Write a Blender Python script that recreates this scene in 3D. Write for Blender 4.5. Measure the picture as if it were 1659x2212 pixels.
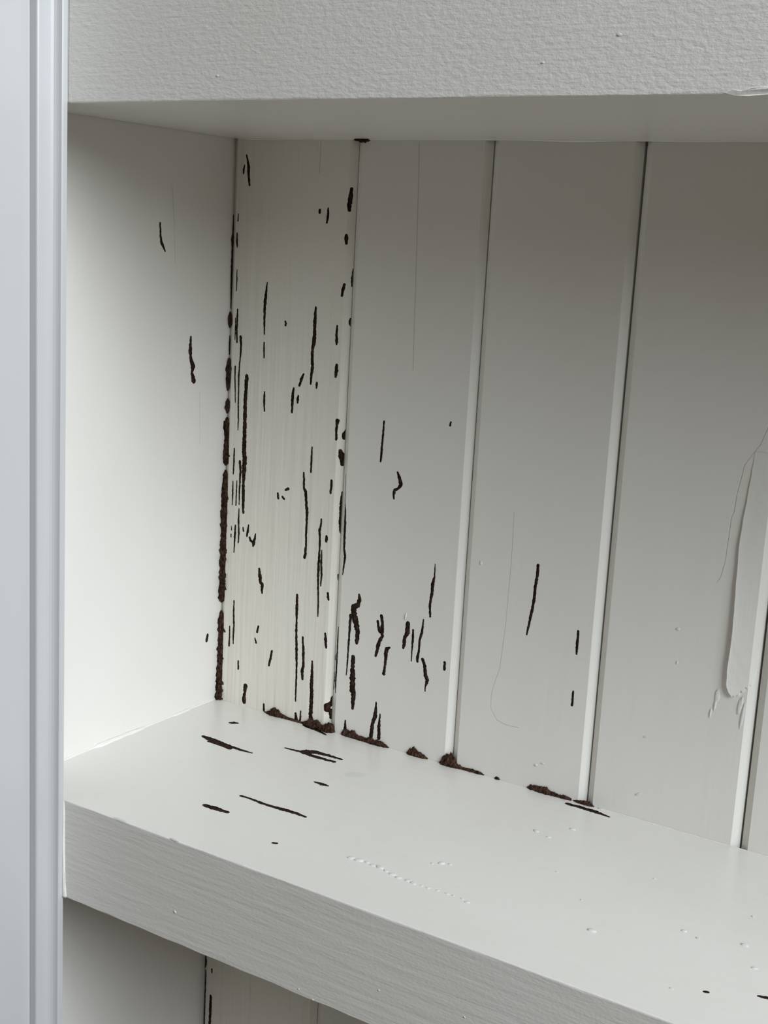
import bpy, bmesh, math, random
from mathutils import Matrix, Vector, noise
from mathutils.geometry import delaunay_2d_cdt

for o in list(bpy.data.objects):
    bpy.data.objects.remove(o, do_unlink=True)
scene = bpy.context.scene
COL = scene.collection

# ------------------------------------------------------------------ camera
F_PX, IMG_W, IMG_H = 2837.35, 1659, 2212
cam_data = bpy.data.cameras.new('camera')
cam_data.sensor_fit = 'VERTICAL'
cam_data.sensor_height = 36.0
cam_data.lens = F_PX / IMG_H * 36.0
cam_data.clip_start = 0.01
cam = bpy.data.objects.new('camera', cam_data)
COL.objects.link(cam)
# columns: image right, image down, forward (world axes)
RIGHT = Vector((0.84431334, 0.53314417, 0.05377986))
DOWN = Vector((0.15083007, -0.14015016, -0.97857459))
FWD = Vector((-0.51418408, 0.8343352, -0.19874483))
rot = Matrix((RIGHT, -DOWN, -FWD)).transposed()
cam.matrix_world = Matrix.Translation((0.43724594, -0.39642368, 0.25081121)) @ rot.to_4x4()
scene.camera = cam

# ------------------------------------------------------------------ light
world = bpy.data.worlds.new('room_daylight')
scene.world = world
world.use_nodes = True
bg = world.node_tree.nodes['Background']
bg.inputs['Color'].default_value = (1.0, 0.86, 0.68, 1)
bg.inputs['Strength'].default_value = 0.085


def window_light(name, loc, target, sx, sy, power, col):
    d = bpy.data.lights.new(name, 'AREA')
    d.shape = 'RECTANGLE'
    d.size, d.size_y = sx, sy
    d.energy = power
    d.color = col
    o = bpy.data.objects.new(name, d)
    o.location = loc
    v = Vector(target) - Vector(loc)
    o.rotation_euler = v.to_track_quat('-Z', 'Y').to_euler()
    COL.objects.link(o)
    return o


window_light('window_daylight', (1.85, -0.66, 1.20), (0.12, 0.07, 0.1), 0.95, 1.45, 62, (0.885, 0.945, 1.0))

scene.view_settings.view_transform = 'Standard'
scene.view_settings.look = 'None'
scene.view_settings.gamma = 1.0
scene.view_settings.use_curve_mapping = False
scene.view_settings.exposure = 0.0

# ------------------------------------------------------------------ dimensions (metres)
D = 0.14715        # depth of the niche
H = 0.300          # clear height between the shelves
T = 0.0473         # thickness of the lower shelf
TU = 0.120         # depth of the upper board's front face
X_END = 0.880
Z_LO, Z_HI = -0.34, 0.44
CAS = 0.0330       # right edge of the door casing
JOINTS = [0.0, 0.0757, 0.1489, 0.2213, 0.2945] + [0.2945 + 0.0733 * i for i in range(1, 9)]

# termite galleries and cracks on each face: (u mm, v mm, width mm)
GALLERIES = [
('back',[(8.94,291.79,0.95),(9.65,289.38,1.19),(10.36,287.06,1.57),(10.58,283.33,1.58),(10.96,280.06,1.45),(11.39,277.02,1.21)]),
('back',[(7.93,286.79,0.72),(7.41,284.68,1.22),(7.31,282.71,0.86)]),
('back',[(55.57,266.06,1.48),(55.64,264.78,1.59)]),
('back',[(60.63,267.13,0.9),(60.69,263.86,1.47),(60.1,260.19,1.13)]),
('back',[(73.31,276.84,1.21),(72.97,272.36,1.77),(72.62,268.76,1.99),(72.82,266.43,1.33)]),
('back',[(71.94,254.65,1.67),(72.01,252.48,2.01),(72.17,250.67,1.45)]),
('back',[(75.5,238.54,0.56),(75.47,235.33,1.34),(75.35,232.58,1.45),(75.48,230.29,0.89)]),
('back',[(72.03,230.91,1.22),(71.51,228.21,1.67),(71.1,225.41,1.45)]),
('back',[(24.91,229.0,0.72),(24.57,225.73,1.2),(24.01,220.57,1.93),(23.82,215.26,1.58),(23.96,208.03,1.22),(24.2,202.82,0.86)]),
('back',[(4.75,262.44,0.62),(4.7,259.11,0.74)]),
('back',[(4.4,252.9,0.74),(4.51,248.59,1.24),(4.74,245.73,0.62)]),
('back',[(5.07,234.43,0.5),(5.15,229.35,0.81),(5.14,223.53,0.5)]),
('back',[(6.27,214.02,0.87),(6.19,208.14,1.25),(6.05,203.71,1.13),(6.4,199.81,1.26),(6.51,197.11,1.01)]),
('back',[(5.07,209.53,0.5),(5.18,203.65,0.75),(5.14,198.23,0.5)]),
('back',[(8.83,200.25,1.51),(9.11,198.06,1.51),(9.35,193.65,1.12),(8.67,185.68,0.87),(8.42,179.2,1.13),(8.6,171.74,0.88),(8.65,164.24,1.01),(9.08,156.74,0.89),(9.05,151.19,0.63)]),
('back',[(5.88,184.43,1.01),(5.91,178.95,0.89),(6.39,171.51,0.76),(6.63,165.52,0.51)]),
('back',[(13.79,180.22,2.11),(13.54,177.22,2.36),(13.45,173.24,2.24),(13.2,167.23,2.13),(13.38,159.75,2.39),(13.44,152.22,2.52),(13.5,144.66,2.78),(13.57,140.11,2.54),(14.13,137.14,2.92),(14.03,132.04,2.9),(13.92,126.92,2.4),(13.83,124.36,1.77),(13.91,119.3,2.17),(14.15,113.68,1.78),(14.14,110.59,1.79),(14.4,107.43,1.41)]),
('panel',[(146.78,154.46,1.4),(147.32,151.36,2.64),(147.87,148.1,1.25)]),
('back',[(24.27,198.5,0.86),(24.3,194.95,1.1),(24.62,190.69,0.86)]),
('back',[(25.65,173.02,0.86),(25.56,169.55,1.36),(25.97,163.16,0.99)]),
('back',[(37.22,210.24,1.05),(37.68,209.32,1.32),(37.43,208.35,1.05)]),
('back',[(55.75,218.7,1.04),(55.51,215.63,1.62),(55.53,211.87,1.97),(55.66,206.21,1.97),(55.5,201.46,2.43),(54.83,197.6,1.74),(54.76,193.31,1.75),(55.28,189.06,1.99),(54.89,185.2,1.63),(54.57,180.12,1.05)]),
('back',[(50.02,184.82,1.0),(48.58,181.69,1.81),(47.67,178.7,1.37)]),
('back',[(58.39,181.13,1.05),(58.34,179.79,1.51),(58.24,178.43,0.93)]),
('back',[(44.05,176.98,1.18),(43.65,172.95,1.78),(43.59,168.07,1.55),(43.59,164.55,1.32)]),
('back',[(47.22,173.42,0.93),(46.89,171.59,1.54),(46.98,169.8,1.07)]),
('back',[(69.12,210.47,1.02),(68.9,206.33,1.48),(69.25,203.08,1.71),(69.23,201.44,1.25)]),
('back',[(69.81,191.13,1.6),(69.9,188.54,2.28),(69.58,185.2,1.36)]),
('back',[(75.29,214.38,1.01),(75.22,212.66,1.57),(75.48,211.05,0.79)]),
('back',[(71.78,163.41,2.05),(71.65,161.57,1.49),(71.53,157.71,1.49),(71.74,153.98,1.27)]),
('back',[(75.65,159.07,0.78),(75.1,156.7,2.03),(75.15,154.79,1.72)]),
('back',[(73.67,148.34,1.63),(74.38,146.01,2.56),(74.98,143.67,2.54),(74.88,141.33,1.94)]),
('back',[(57.13,148.17,0.82),(57.12,142.78,1.3),(57.08,137.86,1.18),(57.1,135.25,1.06)]),
('back',[(6.96,141.04,0.89),(7.0,135.18,1.15),(6.86,127.33,0.77)]),
('back',[(10.99,134.73,1.54),(11.55,130.21,1.53),(11.44,123.55,1.14),(11.31,117.36,1.02),(11.42,111.46,0.64)]),
('back',[(6.76,123.4,0.77),(6.83,116.71,1.03),(6.75,110.65,0.64)]),
('back',[(9.37,124.02,0.64),(9.33,117.08,0.89),(9.26,110.61,0.77)]),
('back',[(11.44,109.24,0.64),(11.38,102.91,1.16),(11.82,95.19,1.16),(11.62,90.46,0.89)]),
('back',[(9.38,99.74,1.02),(9.25,94.77,1.41),(9.07,89.51,1.03),(8.94,84.67,0.64)]),
('back',[(6.69,98.79,0.65),(6.84,96.72,0.78)]),
('back',[(6.54,94.43,0.78),(6.6,92.87,0.78)]),
('back',[(14.61,99.38,0.9),(14.81,97.44,1.16)]),
('back',[(18.24,101.31,0.87),(17.68,97.7,1.49),(17.35,95.05,1.12)]),
('back',[(23.11,97.29,0.73),(22.6,94.37,1.57),(21.77,91.64,2.18),(21.63,90.32,1.24)]),
('back',[(19.28,94.6,1.3),(19.79,93.12,1.5),(21.41,92.62,1.24)]),
('back',[(41.52,123.64,1.29),(43.31,124.55,1.58)]),
('back',[(36.6,121.17,1.37),(37.03,118.61,1.62)]),
('back',[(39.74,119.76,1.41),(40.96,118.79,1.17)]),
('back',[(52.61,134.33,0.96),(52.96,130.91,1.44),(53.07,126.46,1.33),(54.36,124.66,2.06),(54.86,119.76,1.57),(55.71,114.9,1.92),(55.78,108.91,1.43),(55.75,102.38,1.32),(55.94,96.36,1.32),(55.83,92.8,1.55),(55.55,89.97,1.89)]),
('back',[(64.88,111.84,0.94),(64.77,108.34,1.27),(63.96,105.72,1.53),(64.5,102.31,1.31),(64.64,96.32,1.3),(64.45,88.75,1.54),(64.51,82.19,1.55),(64.71,76.15,1.2),(65.26,68.12,1.08),(65.38,60.22,0.84)]),
('back',[(66.05,95.66,0.59),(66.05,89.03,1.31),(66.55,83.07,1.31),(66.3,76.7,0.83)]),
('back',[(70.03,132.57,1.51),(70.06,129.89,1.62),(69.8,126.17,1.27)]),
('back',[(75.45,127.24,0.8),(75.33,123.31,1.5),(75.34,116.93,1.62),(75.3,110.52,1.62),(75.41,107.57,1.4),(75.63,105.63,0.59)]),
('back',[(77.79,136.92,0.4),(78.57,123.3,0.58),(79.2,117.52,1.39),(79.39,111.17,1.73),(79.41,103.78,1.73),(79.63,98.87,1.29),(80.44,95.04,1.39),(80.03,89.99,1.03),(79.6,85.28,0.69)]),
('back',[(68.59,103.38,1.4),(68.56,101.73,1.99),(68.5,100.72,1.4)]),
('back',[(26.27,78.66,1.42),(26.94,74.87,2.19),(27.4,71.82,2.34),(28.73,70.24,2.2),(28.52,67.85,1.52),(28.8,65.81,1.16)]),
('back',[(75.58,83.8,1.29),(75.71,81.47,1.18)]),
('back',[(71.11,73.7,1.42),(71.22,71.8,1.68),(71.59,70.45,1.46)]),
('back',[(51.75,69.18,1.36),(51.86,63.99,1.96),(52.01,56.36,1.36),(52.17,48.69,1.52),(52.7,41.08,1.68),(53.29,30.85,1.37),(53.46,19.83,1.07),(53.51,11.0,0.91)]),
('back',[(10.05,58.12,0.91),(10.11,50.02,1.18),(10.58,44.76,1.18),(10.34,39.34,1.17),(10.42,33.97,0.79)]),
('back',[(7.62,43.09,0.79),(7.76,37.73,1.05),(7.65,32.04,1.05)]),
('back',[(27.08,47.05,1.22),(26.39,43.72,1.34)]),
('back',[(25.14,40.01,0.93),(26.01,37.69,1.2)]),
('back',[(56.43,47.01,1.22),(57.16,40.09,1.67),(57.59,31.8,1.65),(57.0,28.43,2.1),(57.36,24.3,1.53)]),
('back',[(70.55,51.98,1.19),(70.98,48.14,1.8),(71.54,44.57,1.5)]),
('back',[(78.0,56.85,0.87),(77.86,50.21,1.3),(77.99,41.39,1.6),(77.98,33.76,1.74),(77.75,27.32,1.76),(78.15,21.53,0.74)]),
('back',[(75.74,40.9,1.05),(76.08,38.75,1.2)]),
('back',[(75.75,31.35,1.17),(75.78,26.88,1.76),(75.88,22.41,1.03)]),
('back',[(75.62,17.85,1.44),(75.28,14.54,2.26),(73.29,12.78,3.36),(73.76,10.95,3.07)]),
('back',[(75.29,10.35,2.36),(75.35,6.48,1.78)]),
('back',[(14.32,24.79,1.14),(14.5,20.28,1.14)]),
('back',[(36.82,35.41,1.19),(36.0,30.98,1.64),(35.09,26.83,1.04)]),
('back',[(19.96,11.8,2.96),(19.47,7.99,1.72),(18.99,3.84,2.87),(19.29,2.43,2.67)]),
('back',[(32.7,4.41,1.11),(32.86,0.77,1.43)]),
('back',[(54.0,4.22,1.4),(54.39,1.02,2.18)]),
('back',[(57.13,6.29,0.91),(57.09,1.02,1.36)]),
('back',[(63.15,35.28,1.2),(63.36,28.56,1.8),(63.39,22.11,2.25),(63.68,13.74,2.25),(63.64,5.9,2.57),(64.1,1.43,2.76)]),
('panel',[(137.84,38.71,1.86),(137.17,35.68,2.07)]),
('back',[(85.63,8.03,0.88),(85.81,4.86,1.6),(85.78,1.62,1.88)]),
('back',[(103.85,22.29,0.84),(103.77,15.65,2.33),(102.32,10.22,2.05),(101.72,2.43,2.37)]),
('back',[(106.55,16.64,0.69),(106.26,9.93,1.83),(106.65,3.68,1.99)]),
('back',[(90.13,76.58,1.34),(90.68,74.11,2.2),(89.67,71.05,2.9),(87.24,69.43,3.43),(87.64,66.05,3.79),(88.89,61.69,3.41),(90.48,57.39,2.97),(90.39,53.32,2.61),(90.07,50.93,1.8)]),
('back',[(85.71,64.8,1.7),(85.53,62.16,1.71),(85.4,55.18,1.32),(85.24,46.41,1.06),(85.07,38.76,0.93),(84.88,32.84,0.67)]),
('back',[(88.52,43.15,2.25),(88.47,37.17,2.67),(88.81,31.38,3.35),(88.89,25.51,3.68),(89.79,23.95,3.0),(89.73,19.21,2.4),(89.74,15.66,1.6)]),
('back',[(104.15,68.18,1.71),(105.08,63.81,1.69),(104.78,60.33,2.6),(105.47,57.61,1.62),(103.82,54.98,2.28),(102.77,50.73,2.12),(102.05,46.66,1.51)]),
('back',[(102.08,64.92,1.46),(102.71,62.19,1.47),(103.82,60.13,2.69)]),
('back',[(110.07,52.75,0.98),(108.45,51.66,2.26),(108.03,50.14,2.4),(107.96,46.1,1.66),(107.77,42.03,1.4),(107.34,38.47,1.89)]),
('back',[(119.85,67.48,2.5),(119.72,62.83,2.91),(118.34,59.72,2.06),(118.25,56.3,1.87),(117.94,54.25,1.48)]),
('back',[(122.96,64.63,1.13),(123.11,59.59,1.5),(123.01,54.48,0.88),(123.04,48.54,0.63)]),
('back',[(128.54,71.08,0.73),(128.12,64.56,1.45),(127.03,60.41,1.34),(127.0,55.34,1.23),(126.48,51.84,1.72),(126.54,49.13,1.38)]),
('back',[(129.39,50.77,1.69),(130.86,47.71,1.93),(131.6,43.35,1.93),(132.8,40.51,2.12),(131.9,37.18,0.84),(131.94,34.8,0.62)]),
('back',[(141.93,51.94,1.47),(142.06,48.39,1.47)]),
('back',[(133.12,100.09,0.49),(133.2,93.82,0.96),(132.44,89.83,2.04),(132.38,85.42,1.57),(131.58,79.18,1.47),(132.17,73.48,1.24)]),
('back',[(99.45,166.32,0.93),(99.3,160.15,1.19),(98.97,152.67,1.33),(98.7,146.31,1.2)]),
('back',[(136.75,170.22,0.99),(136.5,168.53,1.11)]),
('back',[(108.8,142.22,0.93),(110.19,139.26,2.14),(111.03,136.51,2.22),(109.85,134.33,1.4),(107.6,133.14,1.45),(107.28,130.79,1.46),(107.54,128.8,1.07)]),
('back',[(187.77,109.2,1.49),(187.79,104.5,1.63),(187.24,99.47,1.48),(187.09,92.37,1.48),(186.18,85.08,1.48),(184.73,75.13,0.89)]),
('back',[(210.48,82.0,1.15),(210.52,75.9,1.45),(210.58,71.12,1.01)]),
('back',[(210.52,53.0,1.02),(210.61,46.22,1.32)]),
('panel',[(93.34,255.45,1.07),(93.87,249.66,1.43),(94.7,246.12,1.89),(97.34,242.31,0.83)]),
('panel',[(117.91,200.11,1.36),(117.68,193.16,2.71),(118.63,188.67,2.23),(120.21,185.41,3.3),(119.38,181.62,2.12),(121.19,177.67,3.26)]),
('shelf',[(29.4,122.75,1.96),(30.68,123.84,3.9),(32.55,124.66,1.91)]),
('shelf',[(30.69,99.08,2.06),(34.89,98.28,3.97),(42.25,97.32,4.14),(49.42,97.0,2.83),(56.51,96.69,2.32),(63.82,97.08,1.19)]),
('shelf',[(37.72,95.4,2.04),(44.7,95.38,2.24),(51.8,94.58,2.41)]),
('shelf',[(72.23,113.11,1.27),(80.39,113.92,2.26),(83.08,114.79,6.35),(87.21,118.24,4.46),(94.89,118.96,2.76),(102.87,118.86,1.78)]),
('shelf',[(85.64,113.5,2.98),(94.6,113.53,2.7),(101.55,113.97,2.43)]),
('shelf',[(108.69,87.82,1.37),(112.5,87.91,2.99),(115.95,87.92,1.35)]),
('shelf',[(91.5,53.35,1.76),(96.91,53.57,1.68),(103.54,52.94,2.11),(108.11,52.94,1.99),(113.75,53.46,2.77),(120.77,54.06,2.64),(127.65,53.51,1.59)]),
('shelf',[(85.15,35.0,2.67),(89.89,35.36,3.55),(97.86,35.47,2.32)]),
('shelf',[(131.95,24.11,1.7),(133.32,24.56,1.7)]),
('shelf',[(61.58,144.72,2.18),(69.07,143.94,2.86),(77.76,141.29,1.32)]),
('shelf',[(71.75,147.48,2.64),(79.08,147.39,1.64)]),
('shelf',[(214.29,142.35,2.4),(221.34,142.52,3.05),(229.23,142.35,2.94),(235.87,141.25,1.26)]),
('shelf',[(320.35,25.41,1.46),(321.34,25.8,1.46)]),
('shelf',[(336.82,34.38,1.27),(339.46,35.17,2.13),(342.14,35.38,1.69)]),
('back',[(-3.82,-158.71,1.92),(-3.21,-161.24,3.24),(-4.37,-165.52,2.56)]),
('back',[(-2.99,-167.78,1.54),(-3.0,-178.88,1.8),(-3.01,-190.03,1.8),(-3.07,-203.53,1.81)]),
('back',[(2.57,-164.11,1.03),(2.65,-166.28,1.03)]),
('back',[(2.28,-181.35,1.79),(2.34,-190.22,2.04),(2.09,-201.51,1.53)]),
]
CRACKS = [
('back',[(286.47,185.13,0.3),(284.2,178.09,0.36),(282.09,174.86,0.43),(278.43,168.66,0.43),(277.39,161.0,0.5),(276.57,155.85,0.5),(276.2,148.83,0.56),(275.41,145.54,0.44),(275.1,138.47,0.44),(274.76,126.85,0.38),(273.62,119.53,0.25),(272.03,116.31,0.19)]),
('back',[(110.54,298.09,0.3),(111.99,262.27,0.25),(113.07,227.85,0.33),(114.17,192.73,0.26)]),
('back',[(54.67,299.48,0.33),(54.57,291.17,0.44),(54.43,283.47,0.28)]),
('back',[(173.49,132.24,0.23),(173.86,109.08,0.23),(173.38,76.76,0.23),(171.97,55.32,0.3),(169.77,48.19,0.37),(168.5,41.23,0.31),(168.86,34.62,0.33),(172.45,29.52,0.41),(178.09,28.3,0.31),(184.33,28.74,0.22)]),
('panel',[(101.46,273.74,0.44),(103.38,256.3,0.54),(104.72,236.32,0.41)]),
('panel',[(125.82,172.18,0.44),(127.3,144.32,0.37)]),
]

# ------------------------------------------------------------------ materials
def new_mat(name):
    m = bpy.data.materials.new(name)
    m.use_nodes = True
    nt = m.node_tree
    b = nt.nodes['Principled BSDF']
    return m, nt, b


def nd(nt, kind, **kw):
    n = nt.nodes.new(kind)
    for k, v in kw.items():
        setattr(n, k, v)
    return n


def mapped_noise(nt, scale_xyz, detail, rough=0.6, dist=0.0):
    tc = nd(nt, 'ShaderNodeTexCoord')
    mp = nd(nt, 'ShaderNodeMapping')
    mp.inputs['Scale'].default_value = scale_xyz
    nz = nd(nt, 'ShaderNodeTexNoise')
    nz.inputs['Scale'].default_value = 1.0
    nz.inputs['Detail'].default_value = detail
    nz.inputs['Roughness'].default_value = rough
    nz.inputs['Distortion'].default_value = dist
    nt.links.new(tc.outputs['Object'], mp.inputs['Vector'])
    nt.links.new(mp.outputs['Vector'], nz.inputs['Vector'])
    return nz.outputs['Fac']


PAINT = (0.772, 0.757, 0.714)


def paint(name, layers, col=PAINT, rough=0.38, tint=None):
    """layers: (scale_xyz, detail, height in metres)"""
    m, nt, b = new_mat(name)
    b.inputs['Roughness'].default_value = rough
    b.inputs['Specular IOR Level'].default_value = 0.5
    # faint uneven colour of the coat
    f = mapped_noise(nt, (14, 14, 9), 3)
    ramp = nd(nt, 'ShaderNodeValToRGB')
    ramp.color_ramp.elements[0].position = 0.3
    ramp.color_ramp.elements[1].position = 0.72
    c2 = tint or tuple(c * k for c, k in zip(col, (0.965, 0.96, 0.95)))
    ramp.color_ramp.elements[0].color = (*c2, 1)
    ramp.color_ramp.elements[1].color = (*col, 1)
    nt.links.new(f, ramp.inputs['Fac'])
    nt.links.new(ramp.outputs['Color'], b.inputs['Base Color'])
    prev = None
    for sc, det, h in layers:
        fac = mapped_noise(nt, sc, det)
        bp = nd(nt, 'ShaderNodeBump')
        bp.inputs['Strength'].default_value = 1.0
        bp.inputs['Distance'].default_value = h
        nt.links.new(fac, bp.inputs['Height'])
        if prev:
            nt.links.new(prev, bp.inputs['Normal'])
        prev = bp.outputs['Normal']
    if prev:
        nt.links.new(prev, b.inputs['Normal'])
    return m


M_PLANK = paint('white_paint_on_boards', [((420, 420, 14), 3, 0.00007), ((60, 60, 14), 2, 0.00018)])
M_DRIP = paint('thick_runny_white_paint', [((210, 210, 9), 2, 0.00075), ((700, 700, 40), 2, 0.00010)],
               col=(0.78, 0.76, 0.70), tint=(0.775, 0.745, 0.665))
M_SMOOTH = paint('smooth_white_paint', [((90, 40, 40), 2, 0.00010), ((500, 500, 500), 2, 0.00002)], rough=0.33)
M_TOP = paint('glossy_white_shelf_paint', [((22, 130, 90), 3, 0.00022), ((90, 420, 420), 2, 0.00006)], rough=0.30)
M_STIPPLE = paint('roller_stippled_white_paint',
                  [((330, 330, 620), 3, 0.00024), ((50, 50, 700), 2, 0.00012), ((1300, 1300, 1300), 2, 0.00004)], rough=0.42)
M_GRAIN = paint('white_paint_over_wood_grain',
                [((26, 26, 300), 4, 0.00030), ((600, 600, 900), 2, 0.00008)], rough=0.42)
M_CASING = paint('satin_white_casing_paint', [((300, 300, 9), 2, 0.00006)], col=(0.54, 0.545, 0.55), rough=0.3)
M_CAULK = paint('white_caulk', [((400, 400, 400), 2, 0.0001)], col=(0.84, 0.83, 0.79), rough=0.35)


def mud_material(name, k1, k2):
    m, nt, b = new_mat(name)
    f = mapped_noise(nt, (900, 900, 520), 4, 0.65)
    r = nd(nt, 'ShaderNodeValToRGB')
    e = r.color_ramp.elements
    e[0].position, e[0].color = 0.34, (0.010, 0.005, 0.004, 1)
    e[1].position, e[1].color = 0.72, (0.105 * k2, 0.064 * k2, 0.038 * k2, 1)
    k = e.new(0.52)
    k.color = (0.042 * k1, 0.021 * k1, 0.014 * k1, 1)
    nt.links.new(f, r.inputs['Fac'])
    nt.links.new(r.outputs['Color'], b.inputs['Base Color'])
    b.inputs['Roughness'].default_value = 0.95
    b.inputs['Specular IOR Level'].default_value = 0.15
    f2 = mapped_noise(nt, (1500, 1500, 1500), 3)
    bp = nd(nt, 'ShaderNodeBump')
    bp.inputs['Distance'].default_value = 0.0006
    nt.links.new(f2, bp.inputs['Height'])
    nt.links.new(bp.outputs['Normal'], b.inputs['Normal'])
    return m


def plain(name, col, rough=0.9):
    m, nt, b = new_mat(name)
    f = mapped_noise(nt, (300, 300, 40), 3)
    r = nd(nt, 'ShaderNodeValToRGB')
    r.color_ramp.elements[0].color = (*[c * 0.6 for c in col], 1)
    r.color_ramp.elements[1].color = (*[c * 1.3 for c in col], 1)
    nt.links.new(f, r.inputs['Fac'])
    nt.links.new(r.outputs['Color'], b.inputs['Base Color'])
    b.inputs['Roughness'].default_value = rough
    b.inputs['Specular IOR Level'].default_value = 0.2
    return m


M_MUD = mud_material('termite_mud', 0.75, 0.8)
M_CLUMP = mud_material('crumbly_dry_mud', 1.5, 1.5)
M_TUBE = mud_material('mud_of_the_corner_tube', 1.15, 1.15)
M_WOOD = plain('eaten_dark_wood', (0.022, 0.011, 0.008))
M_BACK = plain('dark_backing_board', (0.03, 0.022, 0.016))


# ------------------------------------------------------------------ object helpers
def link(name, verts, faces, mats, parent=None, mat_idx=None, smooth=False):
    me = bpy.data.meshes.new(name)
    me.from_pydata([tuple(v) for v in verts], [], faces)
    for m in (mats if isinstance(mats, (list, tuple)) else [mats]):
        me.materials.append(m)
    if mat_idx:
        me.polygons.foreach_set('material_index', mat_idx)
    bm = bmesh.new()
    bm.from_mesh(me)
    bmesh.ops.remove_doubles(bm, verts=bm.verts, dist=1e-7)
    bmesh.ops.recalc_face_normals(bm, faces=bm.faces)
    bm.to_mesh(me)
    bm.free()
    if smooth:
        me.polygons.foreach_set('use_smooth', [True] * len(me.polygons))
    me.update()
    o = bpy.data.objects.new(name, me)
    COL.objects.link(o)
    if parent is not None:
        o.parent = parent
    return o


def empty(name, loc=(0, 0, 0)):
    o = bpy.data.objects.new(name, None)
    o.empty_display_size = 0.02
    o.location = loc
    COL.objects.link(o)
    return o


def tag(o, label=None, cat=None, kind=None, group=None):
    if label:
        o['label'] = label
    if cat:
        o['category'] = cat
    if kind:
        o['kind'] = kind
    if group:
        o['group'] = group
    return o


def n1(x, seed=0.0):
    return noise.noise(Vector((x, seed * 7.13 + 0.37, seed * 3.7)))


# ------------------------------------------------------------------ termite galleries: outline and mud filling
def resample(pts, step):
    out = []
    for (a, b) in zip(pts[:-1], pts[1:]):
        L = math.hypot(b[0] - a[0], b[1] - a[1])
        n = max(1, int(round(L / step)))
        for i in range(n):
            t = i / n
            out.append(tuple(a[k] + (b[k] - a[k]) * t for k in range(3)))
    out.append(pts[-1])
    return out


def stations(pts, step, seed, jag):
    """centre, left and right offsets along a gallery, with ragged edges and rounded ends"""
    r = resample(pts, step)
    st = []
    n = len(r)
    for i, (u, v, w) in enumerate(r):
        a, b = r[max(i - 2, 0)], r[min(i + 2, n - 1)]
        tx, ty = b[0] - a[0], b[1] - a[1]
        L = math.hypot(tx, ty) or 1.0
        nx, ny = -ty / L, tx / L
        hl = w / 2 * (1 + jag * n1(i * 0.55, seed) + jag * 0.7 * n1(i * 1.7, seed + 5))
        hr = w / 2 * (1 + jag * n1(i * 0.55, seed + 11) + jag * 0.7 * n1(i * 1.7, seed + 17))
        st.append([u, v, nx, ny, max(hl, 0.00008), max(hr, 0.00008)])
    # rounded caps
    def cap(s, sign):
        u, v, nx, ny, hl, hr = s
        tx, ty = ny * sign, -nx * sign
        h = (hl + hr) / 2
        return [[u + tx * h * k, v + ty * h * k, nx, ny, hl * q, hr * q] for k, q in ((0.55, 0.8), (0.9, 0.4))]
    head = cap(st[0], -1)[::-1]
    tail = cap(st[-1], 1)
    return head + st + tail


def outline(st, clamp):
    L = [clamp(s[0] + s[2] * s[4], s[1] + s[3] * s[4]) for s in st]
    R = [clamp(s[0] - s[2] * s[5], s[1] - s[3] * s[5]) for s in st]
    ol = L + R[::-1]
    area = sum(a[0] * b[1] - b[0] * a[1] for a, b in zip(ol, ol[1:] + ol[:1]))
    return ol if area > 0 else ol[::-1]


def filling(name, st, clamp, to3d, parent, seed, mat, lo=0.00055, hi=0.00005, bump=0.0004):
    """mud packed inside a gallery: crumbly strip a little below the painted face"""
    verts, faces = [], []
    K = (-1.02, -0.6, 0.0, 0.6, 1.02)
    for i, s in enumerate(st):
        for k in K:
            w = s[4] if k > 0 else s[5]
            u, v = clamp(s[0] + s[2] * w * k, s[1] + s[3] * w * k)
            prof = 1 - k * k
            d = lo + (hi - lo) * max(prof, 0) - bump * noise.noise(Vector((u * 900, v * 700, seed)))* (0.3 + max(prof, 0))
            verts.append(to3d(u, v, d))
    n = len(K)
    for i in range(len(st) - 1):
        for j in range(n - 1):
            a = i * n + j
            faces.append((a, a + 1, a + n + 1, a + n))
    return link(name, verts, faces, mat, parent, smooth=True)


def cut_face(outer, lines, outlines, to3d, depth, n_dark=10**6, shallow=0.00022):
    """triangulate a painted face with real openings; returns verts, faces, material indices"""
    vc, edges, faces = [], [], []
    if sum(a[0] * b[1] - b[0] * a[1] for a, b in zip(outer, outer[1:] + outer[:1])) < 0:
        outer = outer[::-1]
    vc += [Vector(p) for p in outer]
    faces.append(list(range(len(outer))))
    for a, b in lines:
        i = len(vc)
        vc += [Vector(a), Vector(b)]
        edges.append((i, i + 1))
    for ol in outlines:
        i = len(vc)
        vc += [Vector(p) for p in ol]
        faces.append(list(range(i, i + len(ol))))
    V, E, FS, ov, oe, of = delaunay_2d_cdt(vc, edges, faces, 1, 1e-6)
    verts = [to3d(p.x, p.y, 0.0) for p in V]
    deep = {}

    def dp(i, k):
        if (i, k) not in deep:
            deep[(i, k)] = len(verts)
            verts.append(to3d(V[i].x, V[i].y, depth if k == 1 else shallow))
        return deep[(i, k)]
    out, mi = [], []
    emap = {}
    for f, src in zip(FS, of):
        hole = 1 if any(0 < s <= n_dark for s in src) else (2 if any(s > n_dark for s in src) else 0)
        if 0 not in src:
            continue
        if hole:
            out.append(tuple(dp(i, hole) for i in f))
            mi.append(1 if hole == 1 else 0)
        else:
            out.append(tuple(f))
            mi.append(0)
        for a, b in zip(f, list(f[1:]) + [f[0]]):
            emap.setdefault((min(a, b), max(a, b)), []).append(hole)
    border = []
    for (a, b), hs in emap.items():
        if len(hs) == 2 and hs[0] != hs[1]:
            def lvl(i, h):
                return i if h == 0 else dp(i, h)
            out.append((lvl(a, hs[0]), lvl(b, hs[0]), lvl(b, hs[1]), lvl(a, hs[1])))
            mi.append(1 if 1 in hs else 0)
        elif len(hs) == 1:
            border.append((a, b))
    return verts, out, mi, border


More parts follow.
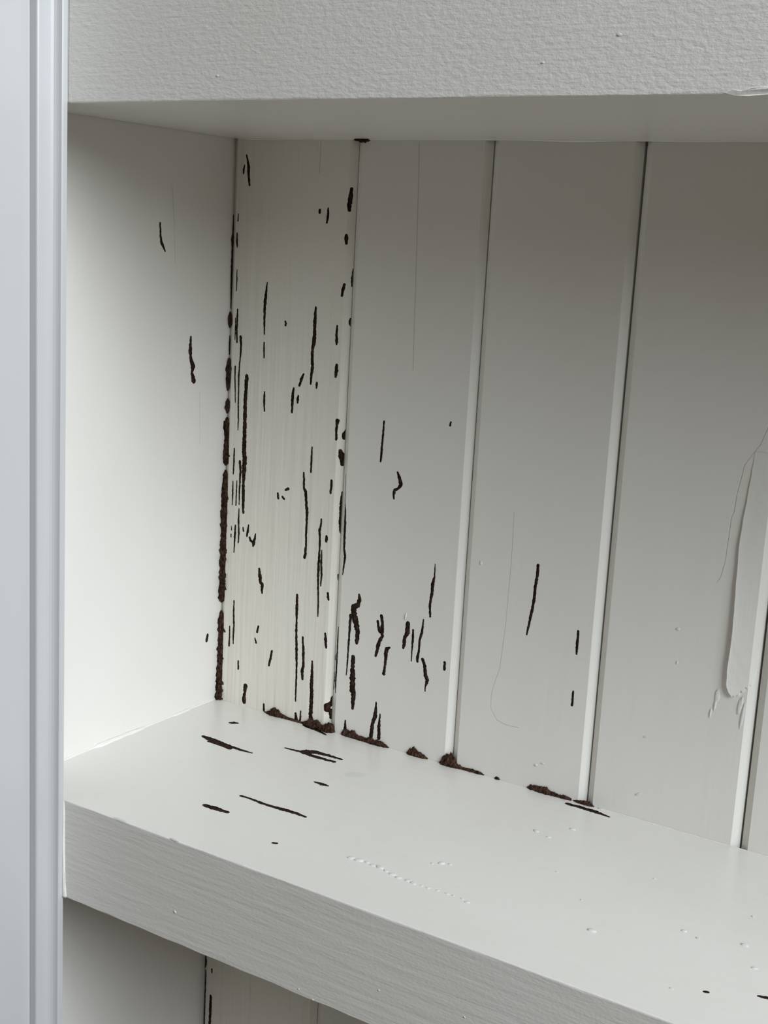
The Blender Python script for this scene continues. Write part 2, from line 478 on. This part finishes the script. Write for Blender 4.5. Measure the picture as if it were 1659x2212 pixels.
def mm(pts):
    return [(a / 1000, b / 1000, c / 1000) for a, b, c in pts]


# ------------------------------------------------------------------ back wall of grooved boards
wall_back = link('wall_back', *(lambda y0, y1: (
    [(-0.03, y0, Z_LO), (X_END, y0, Z_LO), (X_END, y0, Z_HI), (-0.03, y0, Z_HI),
     (-0.03, y1, Z_LO), (X_END, y1, Z_LO), (X_END, y1, Z_HI), (-0.03, y1, Z_HI)],
    [(0, 1, 2, 3), (4, 5, 6, 7), (0, 1, 5, 4), (1, 2, 6, 5), (2, 3, 7, 6), (3, 0, 4, 7)]))(D + 0.0135, D + 0.022), M_BACK)
tag(wall_back, 'white painted back wall of upright V-grooved boards eaten by termites', 'wall', 'structure')

# half-widths of the open joints at z = 0 and z = H
GAP = [(0.00022, 0.00004), (0.00015, 0.00019), (0.00022, 0.00032), (0.00034, 0.00062), (0.00045, 0.0006)] + [(0.0004, 0.0004)] * 8
CH_W, CH_D = 0.0034, 0.0024
BOARD_T = 0.013


def plank_edges(i):
    def x0(z):
        a, b = GAP[i]
        g = a + (b - a) * max(0, min(1.2, z / H))
        x = JOINTS[i] + g
        if i == 0 and z < -0.024:
            x -= 0.0046
        return x

    def x1(z):
        a, b = GAP[i + 1]
        return JOINTS[i + 1] - (a + (b - a) * max(0, min(1.2, z / H)))
    return x0, x1


gal_by_plank = {}
for si, (surf, pts) in enumerate(GALLERIES):
    if surf == 'back':
        P = mm(pts)
        mx = sum(p[0] for p in P) / len(P)
        i = max(k for k in range(len(JOINTS)) if k == 0 or JOINTS[k] <= mx)
        gal_by_plank.setdefault(i, []).append((si, P))
crk_by_plank = {}
for si, (surf, pts) in enumerate(CRACKS):
    if surf == 'back':
        P = mm(pts)
        mx = sum(p[0] for p in P) / len(P)
        i = max(k for k in range(len(JOINTS)) if k == 0 or JOINTS[k] <= mx)
        crk_by_plank.setdefault(i, []).append((si + 500, P))

planks = []
for i in range(len(JOINTS) - 1):
    x0, x1 = plank_edges(i)

    def depth_at(u, v, x0=x0, x1=x1):
        e = min(u - x0(v), x1(v) - u)
        return CH_D * max(0.0, 1 - e / CH_W)

    def to3d(u, v, d, depth_at=depth_at):
        return Vector((u, D + depth_at(u, v) + d, v))

    def clamp(u, v, x0=x0, x1=x1):
        return (min(max(u, x0(v) + 0.00003), x1(v) - 0.00003), min(max(v, Z_LO + 0.01), Z_HI - 0.01))
    zs = [Z_LO, 0.0, H, Z_HI] if i else [Z_LO, -0.0245, -0.0235, 0.0, H, Z_HI]
    left = [(x0(z), z) for z in zs]
    right = [(x1(z), z) for z in zs]
    outer = left + right[::-1]
    lines = []
    for za, zb in zip(zs[:-1], zs[1:]):
        lines.append(((x0(za) + CH_W, za), (x0(zb) + CH_W, zb)))
        lines.append(((x1(za) - CH_W, za), (x1(zb) - CH_W, zb)))
    gl = [(si, stations(P, 0.0006, si, 0.34)) for si, P in gal_by_plank.get(i, [])]
    ck = [(si, stations(P, 0.0012, si, 0.30)) for si, P in crk_by_plank.get(i, [])]
    outs = [outline(s, clamp) for _, s in gl + ck]
    verts, faces, mi, border = cut_face(outer, lines, outs, to3d, 0.0009, len(gl))
    n0 = len(verts)
    bk = {}
    for a, b in border:
        for q in (a, b):
            if q not in bk:
                bk[q] = len(verts)
                p = verts[q]
                verts.append(Vector((p.x, D + BOARD_T, p.z)))
        faces.append((a, b, bk[b], bk[a]))
        mi.append(2)
    po = link('plank', verts, faces, [M_DRIP if i == 0 else M_PLANK, M_WOOD, M_PLANK], wall_back, mi)
    planks.append(po)
    for si, s in gl:
        filling('termite_gallery', s, clamp, to3d, po, si, M_MUD)

# ------------------------------------------------------------------ left side of the niche (upper and lower bay)
def side_panel(x, z0, z1, surf, label):
    zc, yc = (z0, z1), (-0.0002, D + BOARD_T)

    def to3d(u, v, d):
        return Vector((x - d, u, v))

    def clamp(u, v):
        return (u, v)
    gl = [(si, stations(mm(p), 0.0006, si, 0.34)) for si, (s, p) in enumerate(GALLERIES) if s == surf]
    ck = [(si + 500, stations(mm(p), 0.0012, si, 0.3)) for si, (s, p) in enumerate(CRACKS) if s == surf]
    outer = [(yc[0], z0), (yc[1], z0), (yc[1], z1), (yc[0], z1)]
    verts, faces, mi, border = cut_face(outer, [], [outline(s, clamp) for _, s in gl + ck], to3d, 0.0009, len(gl))
    bk = {}
    for a, b in border:
        for q in (a, b):
            if q not in bk:
                bk[q] = len(verts)
                verts.append(Vector((x - 0.018, verts[q].y, verts[q].z)))
        faces.append((a, b, bk[b], bk[a]))
        mi.append(0)
    o = link('wall_left', verts, faces, [M_SMOOTH, M_WOOD], None, mi)
    tag(o, label, 'wall', 'structure')
    for si, s in gl:
        filling('termite_gallery', s, clamp, to3d, o, si, M_MUD)
    return o


wall_left = side_panel(0.0, -0.024, Z_HI, 'panel', 'smooth white side panel between the two shelves')
wall_low = side_panel(-0.0046, Z_LO, -0.0241, 'none', 'shaded white side panel below the lower shelf')


# ------------------------------------------------------------------ shelves
def shelf_board(name, zface, up, thick, front_mat, face_mat, surf, edge_seed):
    """up=+1: painted face on top at zface; up=-1: face is the underside"""
    xs = [0.0003 + (X_END - 0.0003) * k / 440 for k in range(441)]
    if up < 0:      # open crack between this board and the casing
        xs = sorted(xs + [CAS + d for d in (0.00002, 0.00006, 0.00050, 0.00054)])

    def yo(x):
        return 0.004 if up < 0 and CAS + 0.00004 < x < CAS + 0.00052 else 0.0

    def to3d(u, v, d):
        return Vector((u, v, zface - up * d))

    def clamp(u, v):
        return (u, min(v, D - 0.0003))
    gl = [(si, stations(mm(p), 0.0006, si, 0.34)) for si, (s, p) in enumerate(GALLERIES) if s == surf]
    ey = [0.0006 + 0.00045 * n1(x * 60, edge_seed) + 0.0003 * n1(x * 260, edge_seed + 2) for x in xs]
    ez = [0.0006 + 0.00045 * n1(x * 55, edge_seed + 4) + 0.00035 * n1(x * 240, edge_seed + 6) for x in xs]
    ey = [max(e, 0.0001) + yo(x) for x, e in zip(xs, ey)]
    outer = [(x, e) for x, e in zip(xs, ey)] + [(X_END, D - 0.0001), (0.0003, D - 0.0001)]
    verts, faces, mi, border = cut_face(outer, [], [outline(s, clamp) for _, s in gl], to3d, 0.0009)
    # rolled front edge, front face, far face, back
    b0 = len(verts)
    for x, e, q in zip(xs, ey, ez):
        verts.append(to3d(x, max(e, 0.0001), 0))
    b1 = len(verts)
    for x, e, q in zip(xs, ey, ez):
        verts.append(to3d(x, 0.00012 + yo(x), max(q, 0.0001) * 0.35))
    b2 = len(verts)
    for x, e, q in zip(xs, ey, ez):
        verts.append(to3d(x, yo(x), max(q, 0.0001)))
    b3 = len(verts)
    for k, x in enumerate(xs):
        verts.append(to3d(x, yo(x), thick - 0.0007 - 0.0004 * n1(x * 90, edge_seed + 9)))
    b4 = len(verts)
    for k, x in enumerate(xs):
        verts.append(to3d(x, 0.0007 + yo(x), thick))
    b5 = len(verts)
    for x in xs:
        verts.append(to3d(x, D - 0.0001, thick))
    b6 = len(verts)
    for x in xs:
        verts.append(to3d(x, D - 0.0001, 0))
    rows = [(b0, b1, 0), (b1, b2, 2), (b2, b3, 2), (b3, b4, 2), (b4, b5, 0), (b5, b6, 0)]
    for a, b, m in rows:
        for k in range(len(xs) - 1):
            faces.append((a + k, a + k + 1, b + k + 1, b + k))
            mi.append(m)
    for s in (0, len(xs) - 1):
        faces.append(tuple(b + s for b in (b0, b1, b2, b3, b4, b5, b6)))
        mi.append(0)
    o = link(name, verts, faces, [face_mat, M_WOOD, front_mat], None, mi)
    for si, s in gl:
        filling('termite_gallery', s, clamp, to3d, o, si, M_MUD, bump=0.0005)
    return o


shelf = shelf_board('shelf', 0.0, 1, T, M_GRAIN, M_TOP, 'shelf', 1.0)
tag(shelf, 'lower white painted shelf with brown termite galleries across its top', 'shelf', group='built-in shelves')
upper = shelf_board('shelf', H, -1, TU, M_STIPPLE, M_SMOOTH, 'none', 21.0)
tag(upper, 'upper white board with stippled front face at top of photo', 'shelf', group='built-in shelves')

# ------------------------------------------------------------------ door casing on the left
def extrude_profile(name, pts, mat, parent):
    n = len(pts)
    verts = [(x, y, Z_LO) for x, y in pts] + [(x, y, Z_HI) for x, y in pts]
    faces = [(i, (i + 1) % n, n + (i + 1) % n, n + i) for i in range(n)]
    faces += [tuple(range(n)), tuple(range(n, 2 * n))]
    o = link(name, verts, faces, mat, parent)
    return o


casing = empty('trim_1', (0.0, 0.0, Z_LO))
tag(casing, 'white moulded door casing running down the left edge', 'moulding', 'structure')
inv = Matrix.Translation((0, 0, -Z_LO))
cove = [(0.0150, -0.0002), (CAS, -0.0002), (CAS, -0.0024), (CAS - 0.0003, -0.0030), (CAS - 0.0016, -0.0033), (0.0305, -0.0037), (0.0296, -0.0044),
        (0.0289, -0.0054), (0.0285, -0.0066), (0.0282, -0.0080), (0.0281, -0.0098), (0.0280, -0.0106), (0.0276, -0.0112), (0.0270, -0.0114), (0.0150, -0.0114)]
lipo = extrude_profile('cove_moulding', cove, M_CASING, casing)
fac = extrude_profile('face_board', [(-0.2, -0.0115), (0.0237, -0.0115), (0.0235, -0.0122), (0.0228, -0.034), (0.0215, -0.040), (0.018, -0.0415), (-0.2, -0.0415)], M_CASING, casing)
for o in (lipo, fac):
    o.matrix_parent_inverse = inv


# ------------------------------------------------------------------ lumpy beads, mud clumps
def fan_bead(name, axis, org, spine, mat, parent=None, seed=0.0, amp=0.25, seg=9, freq=900, dirs=None):
    """spine: (t, r1, r2) along axis; quarter-round section leaning on two faces dirs=(d1,d2)"""
    d1, d2 = dirs
    A = Vector(axis)
    O = Vector(org)
    verts, faces = [], []
    rows = len(spine)
    for i, (t, r1, r2) in enumerate(spine):
        verts.append(O + A * t)
        for k in range(seg):
            th = math.pi / 2 * k / (seg - 1)
            q = 1 + amp * noise.noise(Vector((t * freq, k * 0.9, seed))) + amp * 0.6 * noise.noise(Vector((t * freq * 2.3, k * 1.9, seed + 9)))
            verts.append(O + A * t + Vector(d1) * (r1 * math.cos(th) * q) + Vector(d2) * (r2 * math.sin(th) * q))
    n = seg + 1
    for i in range(rows - 1):
        for j in range(seg):
            a = i * n + j
            faces.append((a, a + 1, a + n + 1, a + n))
        faces.append((i * n, (i + 1) * n, (i + 1) * n + seg, i * n + seg))
    faces.append(tuple(range(n)))
    faces.append(tuple(range((rows - 1) * n, rows * n)))
    return link(name, verts, faces, mat, parent, smooth=True)


def spine(pts, step):
    """pts: (t, r1, r2) in mm, tapered ends added"""
    out = []
    for a, b in zip(pts[:-1], pts[1:]):
        n = max(1, int(abs(b[0] - a[0]) / step))
        for i in range(n):
            f = i / n
            s = f * f * (3 - 2 * f)
            out.append((a[0] + (b[0] - a[0]) * f, a[1] + (b[1] - a[1]) * s, a[2] + (b[2] - a[2]) * s))
    out.append(pts[-1])
    return [(t / 1000, max(r1, 0.05) / 1000, max(r2, 0.05) / 1000) for t, r1, r2 in out]


# clumps of mud where the lower shelf meets the boards: (t, out on shelf, up the boards)
CLUMPS = [
    ('peaked brown mud clump at shelf back below the leftmost board', [(33.5, .4, .4), (37, 1.6, 1.6), (39.2, 2.2, 4.0), (42.5, 2.2, 3.8), (45, 1.6, 1.8), (50, 1.3, 1.0), (57, 1.2, .9), (60, .5, .4)]),
    ('wide ragged mud clump on shelf at foot of the first board joint', [(57.5, .6, .5), (61, 2.0, 1.6), (64, 2.8, 4.2), (66.5, 3.2, 3.4), (69, 2.8, 4.0), (71.5, 3.2, 2.0), (74.5, 3.6, 3.6), (76.5, 3.4, 4.6), (78.5, 2.4, 4.0), (79.6, .6, 1.0)]),
    ('long low mud clump on shelf with two thin stems rising from it', [(83.8, .6, 1.4), (85.5, 1.2, 3.4), (88, 1.4, 3.2), (91.5, 1.5, 3.8), (94, 1.5, 2.0), (98, 1.5, 1.8), (101, 1.8, 2.6), (104, 1.8, 2.2), (107, 1.8, 2.6), (110, 1.6, 1.8), (113, .4, .4)]),
    ('small rounded mud clump alone in middle of shelf back edge', [(123.8, .5, .8), (125.5, 1.6, 3.0), (127.8, 1.8, 4.0), (130.5, 1.6, 2.4), (133.5, 1.4, 1.8), (136, .4, .5)]),
    ('tall pointed mud clump at foot of second board joint', [(143, .6, .8), (145, 2.0, 4.0), (147.8, 2.4, 6.0), (150.5, 2.2, 5.0), (153, 1.4, 1.8), (157, .9, 1.0), (161, 1.0, 1.4), (165, .9, 1.3), (168, .3, .4)]),
    ('tiny mud crumb right of the tall pointed clump', [(173.6, .3, .3), (174.8, .9, 1.1), (175.8, .9, .9), (176.6, .3, .3)]),
    ('slim stringy mud clump along shelf back left of third joint', [(191.5, .5, .8), (193.5, 1.4, 2.2), (197, 1.6, 2.2), (201, 1.8, 2.8), (204, 1.4, 1.8), (208, 1.2, 1.1), (211, 1.2, 1.5), (214.5, .6, .8)]),
    ('flat mud clump at foot of third board joint', [(215.5, .4, .5), (218, 1.0, 1.0), (221, 1.2, 1.7), (223.5, 1.2, 1.9), (226, .4, .4)]),
]
for ci, (lab, pts) in enumerate(CLUMPS):
    o = fan_bead('mud_clump', (1, 0, 0), (0, D - 0.0001, 0.00005), spine(pts, 0.25), M_CLUMP, seed=ci * 3.1, amp=0.34, seg=10, dirs=((0, -1, 0), (0, 0, 1)))
    tag(o, lab, 'termite mud', group='mud clumps along the shelf back')
o = fan_bead('mud_clump', (1, 0, 0), (0, D - 0.0001, H - 0.00005), spine([(73.5, .4, .5), (76, 1.0, 1.0), (79, 1.2, 1.7), (82, 1.0, 1.2), (84, .3, .3)], 0.25), M_CLUMP, seed=77, amp=0.34, dirs=((0, -1, 0), (0, 0, -1)))
tag(o, 'dark mud crumb hanging under the upper board at first joint', 'termite mud', group='mud under the upper board')

# mud tube in the corner, broken into lengths (t = height in mm, across boards, towards viewer)
tube = empty('mud_tube', (0.002, D, 0.0))
tag(tube, 'long broken brown mud tube running up the left corner', 'termite mud')
SEGS = [
    [(204, .4, .4), (207, 2.6, 1.6), (210, 1.8, 1.6), (212.5, .4, .4)],
    [(171, .5, .5), (174, 1.6, 1.6), (178, 2.4, 1.8), (183, 2.9, 2.0), (187, 2.2, 1.6), (188.5, .4, .4)],
    [(159, .5, .5), (162, 2.6, 1.8), (165, 2.2, 1.6), (167, .4, .4)],
    [(131, .6, .6), (133, 3.4, 2.2), (137, 3.6, 2.4), (142, 2.4, 1.8), (148, 2.0, 1.6), (153, 2.2, 1.8), (156, 1.4, 1.4), (157, .4, .4)],
    [(55, .5, .5), (57, 3.0, 2.2), (64, 4.4, 2.8), (71, 3.8, 2.8), (74, 2.4, 2.2), (80, 3.8, 2.6), (88, 3.4, 2.4), (91, 2.8, 2.0), (98, 3.6, 2.4), (105, 3.4, 2.4), (110, 3.0, 2.2), (116, 4.0, 2.6), (118, 3.6, 2.4), (121, 2.8, 2.2), (126, 2.2, 1.8), (128.5, .6, .6)],
    [(0.2, 4.6, 3.2), (6, 4.4, 2.8), (12, 3.6, 2.4), (18, 2.6, 2.0), (24, 3.2, 2.2), (29, 3.4, 2.2), (33, 2.2, 1.8), (36, 2.2, 1.6), (40, 3.6, 2.2), (46, 3.0, 2.0), (49, 2.0, 1.6), (50.5, .4, .4)],
]
for k, pts in enumerate(SEGS):
    o = fan_bead('mud_segment', (0, 0, 1), (0.0003, D + 0.0014, 0), spine(pts, 0.4), M_TUBE, seed=k * 5.3 + 40, amp=0.55, freq=420, seg=10, dirs=((1, 0, 0), (0, -1, 0)))
    o.parent = tube
    o.matrix_parent_inverse = Matrix.Translation((-0.002, -D, 0))
# thin dark seam of mud where the tube has broken off
SEAM = [[(214, .3, .3), (230, .5, .9), (245, .4, .8), (249, .8, 1.2), (253, .4, .5), (262, .2, .3)],
        [(190, .3, .4), (196, .5, .8), (200, .3, .4)]]
for k, pts in enumerate(SEAM):
    o = fan_bead('mud_seam', (0, 0, 1), (0.0001, D + 0.0020, 0), spine(pts, 0.5), M_MUD, seed=k * 5.3 + 90, amp=0.4, freq=600, seg=6, dirs=((1, 0, 0), (0, -1, 0)))
    o.parent = tube
    o.matrix_parent_inverse = Matrix.Translation((-0.002, -D, 0))

# ------------------------------------------------------------------ caulk, blisters and loose paint
o = fan_bead('caulk_bead', (0, 1, 0), (0.0, 0, 0.0), spine([(1, .5, .5), (30, .6, .5), (52, .6, .5), (56, 2.2, 1.4), (70, 1.8, 1.2), (86, 1.6, 1.0), (90, .6, .5), (108, .5, .5), (114, 1.2, .8), (122, 1.3, .8), (126, .6, .5), (146, .6, .6)], 1.0),
             M_CAULK, shelf, seed=3, amp=0.2, freq=160, dirs=((1, 0, 0), (0, 0, 1)))
o = fan_bead('caulk_bead', (0, 0, 1), (CAS, -0.00002, 0), spine([(-47, 2.0, .8), (-40, 1.5, .8), (-30, 1.0, .8), (-20, .8, .8), (-8, .8, .7), (-3, .6, .5), (-.2, .2, .1)], 1.0),
             M_CAULK, shelf, seed=8, amp=0.15, freq=120, dirs=((1, 0, 0), (0, -1, 0)))
# wavy paint line where the upper board meets the back boards
wob = [(x, .7 + .4 * n1(x * .05, 31), .35 + .9 * max(0, n1(x * .035, 33))) for x in range(4, 860, 6)]
o = fan_bead('caulk_bead', (1, 0, 0), (0, D - 0.0001, H), spine(wob, 3.0), M_CAULK, upper, seed=14, amp=0.12, freq=60, seg=6, dirs=((0, -1, 0), (0, 0, -1)))
# crusty paint line where the lower shelf meets the back boards, right of the mud
wob = [(x, .45 + .35 * n1(x * .2, 41), .3 + .6 * max(0, n1(x * .16, 43))) for x in range(228, 860, 3)]
o = fan_bead('caulk_bead', (1, 0, 0), (0, D - 0.0001, 0), spine(wob, 1.5), M_CAULK, shelf, seed=15, amp=0.3, freq=300, seg=6, dirs=((0, -1, 0), (0, 0, 1)))


def blob_mesh(name, mat, seed):
    verts, faces = [], []
    rings, seg = 4, 10
    for r in range(rings):
        th = math.pi / 2 * r / rings
        for k in range(seg):
            a = 2 * math.pi * k / seg
            q = 1 + 0.28 * noise.noise(Vector((math.cos(a) * 1.5, math.sin(a) * 1.5, seed + r * 0.4)))
            verts.append((math.cos(a) * math.cos(th) * q, math.sin(a) * math.cos(th) * q, math.sin(th)))
    verts.append((0.05, 0.0, 1.0))
    for r in range(rings - 1):
        for k in range(seg):
            faces.append((r * seg + k, r * seg + (k + 1) % seg, (r + 1) * seg + (k + 1) % seg, (r + 1) * seg + k))
    t = len(verts) - 1
    for k in range(seg):
        faces.append(((rings - 1) * seg + k, (rings - 1) * seg + (k + 1) % seg, t))
    me = bpy.data.meshes.new(name)
    me.from_pydata(verts, [], faces)
    me.materials.append(mat)
    me.polygons.foreach_set('use_smooth', [True] * len(faces))
    return me


BLOBS = [blob_mesh('paint_blister', M_CAULK, s) for s in (0.0, 4.0, 9.0)]
rng = random.Random(5)


def blob(parent, loc, size, normal='Z', name='paint_blister', spin=0.0):
    o = bpy.data.objects.new(name, BLOBS[rng.randrange(3)])
    COL.objects.link(o)
    o.parent = parent
    o.location = loc
    o.scale = size
    if normal == '-Y':
        o.rotation_euler = (math.pi / 2, spin, 0)
    else:
        o.rotation_euler = (0, 0, spin)
    return o


for k in range(17):                                   # row of paint blisters on the shelf top
    t = k / 16
    x = 166 + 57 * t + rng.uniform(-.6, .6)
    y = 33.0 - 3.2 * t + 1.6 * math.sin(t * 9) * 0.6 + rng.uniform(-.5, .5)
    s = rng.uniform(0.7, 1.5) * (1.2 if t < .35 else .85)
    blob(shelf, (x / 1000, y / 1000, 0), (s * .0013, s * .0008, s * .00045), spin=rng.uniform(-.5, .5))
for x, y, s in ((271, 40, 1.5), (198.3, 52.7, 1.3), (201.5, 54, .8), (195, 50, .7), (300, 62, 1.0), (306, 60, .8), (322, 66, 1.3), (228, 118, 1.2), (216, 106, 1.3), (223, 104, 1.0),
                (330, 52, 1.0), (342, 60, .8), (318, 90, .7), (275, 96, .7), (258, 60, .6), (240, 76, .6), (310, 20, .7)):
    blob(shelf, (x / 1000, y / 1000, 0), (s * .0012, s * .0008, s * .0005), spin=rng.uniform(-.8, .8))
blob(shelf, (0.1196, 0.107, -0.0001), (0.0062, 0.0042, 0.00022), name='paint_patch', spin=0.5)
blob(shelf, (0.0993, 0, -0.0326), (0.0008, 0.0005, 0.0003), '-Y', spin=0.7)
for x, z in ((0.2025, -0.031), (0.165, -0.0445), (0.172, -0.0465), (0.24, -0.028)):
    blob(shelf, (x, 0, z), (0.0005, 0.0004, 0.0002), '-Y')
blob(shelf, (0.067, 0.0007, -0.0004), (0.0055, 0.0009, 0.0008), '-Y', name='paint_drip', spin=0.0)
blob(shelf, (0.098, 0.0005, -0.0003), (0.003, 0.0008, 0.0006), '-Y', name='paint_drip')
for x, z, sx in ((0.2684, 0.3181, .8), (0.11, 0.309, .7), (0.19, 0.333, .6), (0.243, 0.3105, .6)):
    blob(upper, (x, 0, z), (0.0011 * sx, 0.0007 * sx, 0.0003 * sx), '-Y')
# chipped lip of paint at the right of the upper board
vs = [(0.3035, -0.0001, 0.3004), (0.3060, -0.0003, 0.3013), (0.3085, -0.0003, 0.3009), (0.3115, -0.0005, 0.3016), (0.3150, -0.0004, 0.3020), (0.3185, -0.0006, 0.3016), (0.3235, -0.0005, 0.3020), (0.330, -0.0003, 0.3014), (0.330, 0.0003, 0.3000), (0.3225, 0.0, 0.3004), (0.3165, -0.0001, 0.2999), (0.311, -0.0003, 0.2995), (0.3065, 0.0, 0.2997)]
nv = len(vs)
vs += [(x, y + 0.0007, z + 0.0002) for x, y, z in vs]
link('paint_flake', vs, [tuple(range(nv)), tuple(range(nv, 2 * nv))] + [(i, (i + 1) % nv, nv + (i + 1) % nv, nv + i) for i in range(nv)], M_CAULK, upper)

# paint flakes and chips on the boards
p2, p3, p4 = planks[1], planks[2], planks[3]
blob(p2, (0.1183, D, 0.0707), (0.0004, 0.0022, 0.0006), '-Y', name='paint_chip', spin=0.12)
blob(p4, (0.2574, D, 0.0926), (0.0011, 0.0007, 0.0005), '-Y', name='paint_chip')
blob(p4, (0.2584, D, 0.0775), (0.0005, 0.0008, 0.0004), '-Y', name='paint_chip')
blob(p4, (0.2475, D, 0.040), (0.0016, 0.0005, 0.0004), '-Y', name='paint_chip', spin=-.3)
blob(p4, (0.2465, D, 0.012), (0.0018, 0.0006, 0.0004), '-Y', name='paint_chip', spin=-.5)
blob(p3, (0.1950, D, 0.0125), (0.0010, 0.0006, 0.0006), '-Y', name='paint_chip')
blob(p3, (0.1985, D, 0.0142), (0.0012, 0.0005, 0.0004), '-Y', name='paint_chip')
blob(p3, (0.1580, D, 0.105), (0.0008, 0.0012, 0.0004), '-Y', name='paint_chip')

# lifted sheet of paint and splintered wood beside the fourth joint
rows = 44
edge = [(174.8, 282.4), (154.6, 281.2), (145.7, 280.6), (135.5, 280.2), (120.2, 280.6), (104.1, 281.4), (90.4, 281.6), (79.7, 281.1), (72.5, 281.6), (66, 283.2)]


def xl(z):
    for (za, xa), (zb, xb) in zip(edge[:-1], edge[1:]):
        if zb <= z <= za:
            return xa + (xb - xa) * (z - za) / (zb - za)
    return edge[-1][1]


cols = [(0.0, 72.4), (0.02, 72.0), (0.09, 69.6), (0.16, 69.0), (0.24, 67.8), (0.31, 68.9), (0.4, 68.2), (0.5, 69.6), (0.6, 69.0), (0.68, 71.6), (0.78, 70.6), (0.88, 73.4), (1.0, 72.8), (1.1, 74.6), (1.2, 74.0), (1.32, 77.2), (1.42, 79.5), (1.5, 84.4), (1.62, 85.5)]
xr = (JOINTS[4] - GAP[4][0] - CH_W) * 1000
vs, fs = [], []
for r in range(rows + 1):
    for ci, (c, zb) in enumerate(cols):
        f = r / rows
        z = 174.8 + (zb - 174.8) * f
        x_l = xl(z) + 0.25 * n1(z * .45, 51)
        lift = 2.1 * min(1, f * 1.35) * (1 - 0.9 * min(1, c ** 0.8)) + 0.14
        if c <= 1.0:
            x = x_l + (xr - x_l) * c
            y = 0.0
        else:
            x = xr + (c - 1.0) / 0.62 * (CH_W * 1000 - 0.1)
            y = CH_D * 1000 * (x - xr) / (CH_W * 1000)
        if ci == 0:
            lift = -0.1
        vs.append(((x) / 1000, D + (y - lift - 0.08 * n1(z * .2 + c * 3, 55)) / 1000, z / 1000))
n = len(cols)
for r in range(rows):
    for j in range(n - 1):
        a = r * n + j
        fs.append((a, a + 1, a + n + 1, a + n))
# bottom torn edge
base = len(vs)
for j in range(n):
    x, y, z = vs[rows * n + j]
    vs.append((x, D + (0.0001 if cols[j][0] <= 1 else (x * 1000 - xr) / 1000 * CH_D / CH_W + 0.0001), z + 0.0006))
for j in range(n - 1):
    fs.append((rows * n + j, rows * n + j + 1, base + j + 1, base + j))
tag(link('paint_flake', vs, fs, M_PLANK, p4), 'lifted sheet of white paint beside the joint')
# splinters under the torn end
for x, z, w, h in ((0.2776, 0.0665, .0012, .0035), (0.2772, 0.0625, .0006, .003), (0.2755, 0.058, .0004, .0025), (0.2878, 0.064, .0009, .004), (0.2895, 0.060, .0007, .006), (0.2885, 0.066, .0006, .003)):
    blob(p4, (x, D, z), (w, h, 0.0005), '-Y', name='splinter', spin=0.08)
